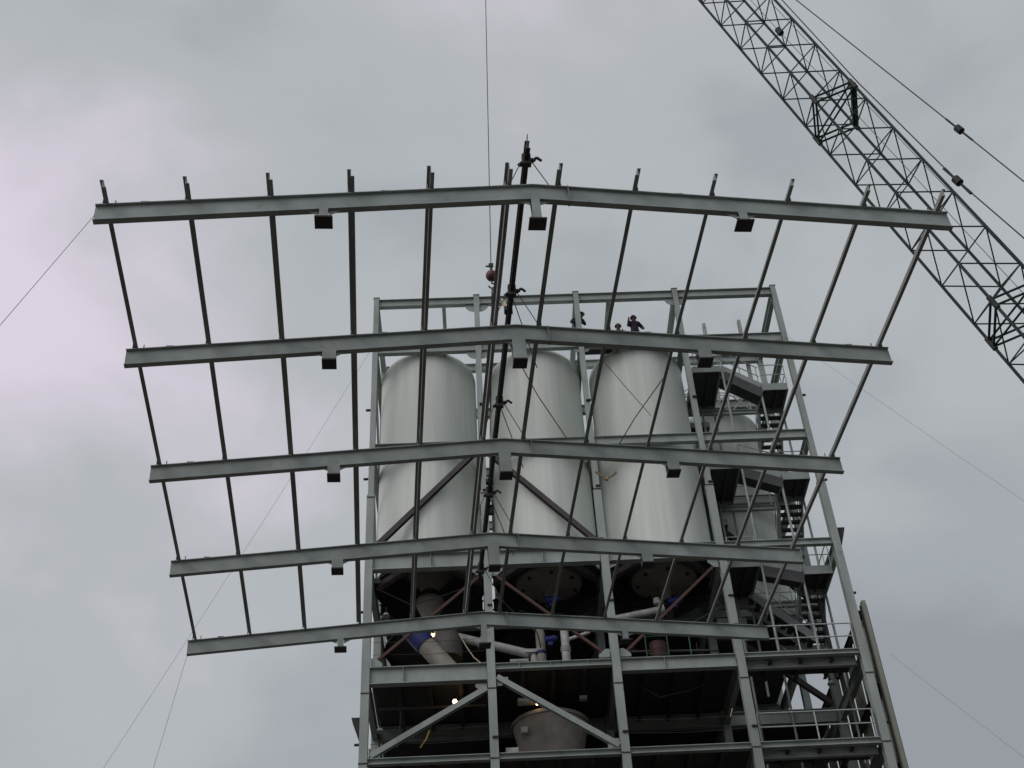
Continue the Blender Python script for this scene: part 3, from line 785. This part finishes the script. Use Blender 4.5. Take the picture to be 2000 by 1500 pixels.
# ------------------------------------------------------------------ crane boom
A = Vector((0.17, 25.85, 67.09)); B = Vector((18.21, 22.25, 2.0))
LB = (B - A).length
d = (B - A).normalized(); nrm = d.cross(Vector((0, 0, 1))).normalized(); mm = nrm.cross(d)
crane = thing('crane_boom', 'dark green lattice crane boom with pendant lines crossing the upper right sky', 'crane boom', B)
HW_, HH_ = 0.75, 0.60
def bp(s, a, b):                     # along from tip, sideways n, m
    k = 1.0
    if s < 8.8: k = .35 + .65 * s / 8.8
    if s > LB - 4: k = .3 + .7 * (LB - s) / 4
    bend = 0.07 * math.cos(math.pi * (s - 36) / 34)
    return A + d * s + nrm * (a * HW_ * k) + mm * (b * HH_ * k) - mm * bend - B
JT = [36.27 + 9.144 * k for k in range(-3, 4)]
secs = [0.0] + JT + [LB]
cidx = ((-1, -1), (1, -1), (1, 1), (-1, 1))
for si in range(len(secs) - 1):
    s0, s1 = secs[si], secs[si + 1]
    inview = 18 < s1 and s0 < 55
    sec = None
    for (a, b) in cidx:
        o = MB().tube([bp(s0, a, b), bp(s0 + (s1 - s0) * .5, a, b), bp(s1, a, b)], .040, 8).build('chord', BOOM, crane)
        sec = sec or o
    n = max(2, round((s1 - s0) / 1.5))
    st = (s1 - s0) / n
    lump = MB()
    for fi in range(4):
        c0, c1 = cidx[fi], cidx[(fi + 1) % 4]
        if fi % 2 == 0: c0, c1 = c1, c0        # c0: corner with nodes at the joints, c1: corner half a panel on
        for k in range(n):
            a0 = s0 + k * st
            for (q0, cc0, q1, cc1) in ((a0, c0, a0 + st * .5, c1), (a0 + st * .5, c1, a0 + st, c0)):
                p0 = bp(q0 + (.0 if q0 > s0 else .06), *cc0); p1 = bp(min(q1, s1 - .06), *cc1)
                if inview: MB().tube([p0, p1], .020, 6).build('lacing', BOOM, sec)
                else: lump.tube([p0, p1], .023, 5)
    if lump.f:
        o = lump.build('lacing_group', BOOM, crane); o['kind'] = 'stuff'
    # connection frame at the lower end of the section
    if si < len(secs) - 2:
        for off in (-.11, .11):
            for fi in range(4):
                MB().tube([bp(s1 + off, *cidx[fi]), bp(s1 + off, *cidx[(fi + 1) % 4])], .032, 6).build('end_frame', BOOM, crane)
            MB().tube([bp(s1 + off, -1, -1), bp(s1 + off, 1, 1)], .028, 6).build('end_frame', BOOM, crane)
        for c in cidx:
            MB().tube([bp(s1 - .2, *c), bp(s1 + .2, *c)], .07, 8).build('pin_lug', DARKSTEEL, crane)
        MB().prism(rect(.16, .10), bp(s1, 1, 1.02), bp(s1, -1, 1.02), d).build('rope_roller', DARKSTEEL, crane)
# head sheave and foot
hs = MB().lathe([(.1, -.06), (.42, -.06), (.36, 0), (.42, .06), (.1, .06)], 24)
ho = hs.build('head_sheave', DARKSTEEL, crane)
ho.location = A - B; ho.rotation_euler = Vector(nrm).to_track_quat('Z', 'Y').to_euler()
MB().box((0, 0, -.9), (2.4, 1.6, 1.4)).build('foot_mount', DARKSTEEL, crane)
def pp(s, n_, m_): return A + d * s + nrm * n_ + mm * m_ - B
def pend(pts, lugs, n_):
    o = MB().tube([pp(s, n_, q) for s, q in pts], .019, 6).build('pendant_line', ROPE, crane)
    for s in lugs:
        for (s0, q0), (s1, q1) in zip(pts, pts[1:]):
            if s0 <= s <= s1:
                f = lambda x: pp(x, n_, q0 + (q1 - q0) * (x - s0) / (s1 - s0))
                MB().tube([f(s - .11), f(s + .11)], .11, 8).build('link_plate', DARKSTEEL, o)
                MB().tube([f(s - .6), f(s - .1)], .03, 6).build('socket', DARKSTEEL, o)
                MB().tube([f(s + .1), f(s + .6)], .03, 6).build('socket', DARKSTEEL, o)
pend([(19.0, .81), (29.67, 1.92), (33.8, 2.35), (38.1, 2.80), (40.9, 3.08), (67, 5.8)], (38.1,), -.75)
pend([(.3, .65), (31.39, .71), (36.31, .68), (41.32, .83), (43.96, 1.07), (67, 4.2)], (41.32,), .75)
MB().tube([pp(.4, .3, .5), pp(30, .3, .62), pp(36, .3, .66), pp(66, .3, 1.0)], .009, 5).build('hoist_line', ROPE, crane)
MB().tube([pp(.4, 0, .2), pp(31.8, 0, .34), pp(66, 0, .7)], .009, 5).build('hoist_line', ROPE, crane)
MB().tube([pp(31.7, 0, .34), pp(31.95, 0, .34)], .10, 8).build('rope_guide', DARKSTEEL, crane)
for s in (-1, 1): MB().tube([Vector((1.5, .6, -.3)), pp(67, .75 * s, 5.0)], .09, 8).build('mast_leg', BOOM, crane)

# ------------------------------------------------------------------ people
def person(label, u, v, z, J, jacket, hatmat, face):
    """J: joint positions in metres, z up, figure facing -y; skinned into one mesh"""
    root = thing('person', label, 'person', tw(u, v, z), Matrix.Rotation(0.0407 + face, 3, 'Z'))
    names = list(J.keys())
    rad = dict(pelvis=.16, waist=.16, chest=.185, shoulders=.135, neck=.06, head0=.085, head1=.105, head2=.085, nose=.02,
               shL=.095, elL=.068, wrL=.045, paL=.04, shR=.095, elR=.068, wrR=.045, paR=.04,
               hiL=.105, knL=.07, anL=.045, toL=.04, hiR=.105, knR=.07, anR=.045, toR=.04)
    edges = [('pelvis', 'waist'), ('waist', 'chest'), ('chest', 'shoulders'), ('shoulders', 'neck'), ('neck', 'head0'), ('head0', 'head1'), ('head1', 'head2'), ('head1', 'nose')]
    for s in 'LR':
        edges += [('shoulders', 'sh' + s), ('sh' + s, 'el' + s), ('el' + s, 'wr' + s), ('wr' + s, 'pa' + s), ('pelvis', 'hi' + s), ('hi' + s, 'kn' + s), ('kn' + s, 'an' + s), ('an' + s, 'to' + s)]
    verts = [Vector(J[n]) for n in names]
    rr = [rad[n] for n in names]
    ed = [(names.index(a), names.index(b)) for a, b in edges]
    roots = [names.index('pelvis')]
    for s in 'LR':                         # fingers as own chains rooted in the palm
        w, p = Vector(J['wr' + s]), Vector(J['pa' + s])
        ax = (p - w).normalized()
        sd_ = ax.cross(Vector((0, 1, .2))).normalized()
        for k in range(5):
            L = (.05, .075, .085, .078, .06)[k]
            off = sd_ * ((k - 2) * .019)
            dirv = (ax + sd_ * ((k - 2) * .08)) if k else (ax * .5 - sd_ * .8)
            dirv.normalize()
            base = p + off * .8
            i0 = len(verts)
            verts += [base, base + dirv * L * .6, base + dirv * L + Vector((0, -.012, 0))]
            rr += [.010, .009, .008]
            ed += [(i0, i0 + 1), (i0 + 1, i0 + 2)]
            roots.append(i0)
    me = bpy.data.meshes.new('body')
    me.from_pydata([tuple(x) for x in verts], ed, [])
    o = bpy.data.objects.new('body_tmp', me)
    COL.objects.link(o)
    sk = o.modifiers.new('skin', 'SKIN')
    for i, x in enumerate(me.skin_vertices[0].data):
        x.radius = (rr[i], rr[i]); x.use_root = i in roots
    ss = o.modifiers.new('sub', 'SUBSURF'); ss.levels = 2; ss.render_levels = 2
    dg = bpy.context.evaluated_depsgraph_get(); dg.update()
    body = bpy.data.meshes.new_from_object(o.evaluated_get(dg))
    bpy.data.objects.remove(o)
    body.materials.clear()
    for x in (jacket, TROUSER, SKIN): body.materials.append(x)
    zone = {}
    for n in names:
        zone[n] = 2 if n[:4] in ('head', 'nose', 'neck') or n[:2] == 'pa' else (1 if n[:2] in ('kn', 'an', 'to', 'hi') or n == 'pelvis' else 0)
    for p in body.polygons:
        c = p.center
        best = min(range(len(verts)), key=lambda i: (verts[i] - c).length - rr[i])
        p.material_index = zone[names[best]] if best < len(names) else 2
        p.use_smooth = True
    link('body', body, root)
    hd = Vector(J['head1']); top = Vector(J['head2'])
    h = MB().lathe([(.118, .0), (.122, .03), (.11, .09), (.075, .135), (.001, .15)], 20, tuple(hd + Vector((0, 0, .03))))
    h.lathe([(.138, .012), (.14, .02), (.12, .035)], 20, tuple(hd + Vector((0, -.02, .025))))
    h.build('hard_hat', hatmat, root)
    return root
def pose(**k):
    J = dict(pelvis=(0, 0, .95), waist=(0, 0, 1.1), chest=(0, 0, 1.28), shoulders=(0, .01, 1.42), neck=(0, 0, 1.5), head0=(0, -.01, 1.57), head1=(0, -.015, 1.65), head2=(0, -.01, 1.72), nose=(0, -.125, 1.63),
             shL=(-.19, 0, 1.41), elL=(-.25, -.02, 1.12), wrL=(-.24, -.14, .90), paL=(-.235, -.17, .83), shR=(.19, 0, 1.41), elR=(.25, -.02, 1.12), wrR=(.24, -.14, .90), paR=(.235, -.17, .83),
             hiL=(-.10, 0, .90), knL=(-.11, -.03, .49), anL=(-.12, .02, .08), toL=(-.14, -.14, .04), hiR=(.10, 0, .90), knR=(.11, -.03, .49), anR=(.12, .02, .08), toR=(.14, -.14, .04))
    J.update(k); return J
# leaning round the third column, looking to the right
person('worker in navy jacket and dark cap holding onto the third column', 8.0, .42, 36.90,
       pose(waist=(0, .02, 1.08), chest=(.0, .0, 1.28), shoulders=(.06, -.02, 1.42), neck=(.12, -.03, 1.5), head0=(.16, -.04, 1.56), head1=(.19, -.05, 1.63), head2=(.20, -.05, 1.70), nose=(.27, -.12, 1.61),
            shL=(-.15, .0, 1.42), elL=(-.26, -.12, 1.22), wrL=(-.1, -.22, 1.15), paL=(-.03, -.24, 1.16), shR=(.22, 0, 1.36), elR=(.30, -.08, 1.1), wrR=(.2, -.22, 1.08), paR=(.13, -.25, 1.1)), JACKET1, HAT, 0)
person('worker in dark plum jacket with one hand raised above the right silo', 10.31, .72, 36.91,
       pose(shL=(-.19, 0, 1.40), elL=(-.27, -.06, 1.18), wrL=(-.24, -.14, 1.44), paL=(-.235, -.15, 1.52), elR=(.34, -.03, 1.16), wrR=(.30, -.2, .98), paR=(.28, -.25, .93)), JACKET2, HAT, 0.15)
cr = dict(pelvis=(0, .18, .42), waist=(0, .13, .55), chest=(0, .03, .70), shoulders=(0, -.03, .82), neck=(0, -.06, .89), head0=(0, -.08, .95), head1=(0, -.09, 1.03), head2=(0, -.085, 1.10), nose=(0, -.20, 1.01),
          shL=(-.19, -.03, .80), elL=(-.25, -.22, .62), wrL=(-.16, -.36, .55), paL=(-.12, -.42, .54), shR=(.19, -.03, .80), elR=(.25, -.22, .62), wrR=(.16, -.36, .55), paR=(.12, -.42, .54),
          hiL=(-.10, .15, .40), knL=(-.16, -.22, .50), anL=(-.14, .0, .09), toL=(-.15, -.15, .04), hiR=(.10, .15, .40), knR=(.16, -.22, .50), anR=(.14, .0, .09), toR=(.15, -.15, .04))
person('crouching worker of whom only a grey hard hat shows above the second rafter', 9.62, .60, 36.91, cr, JACKET3, HATW, 0)
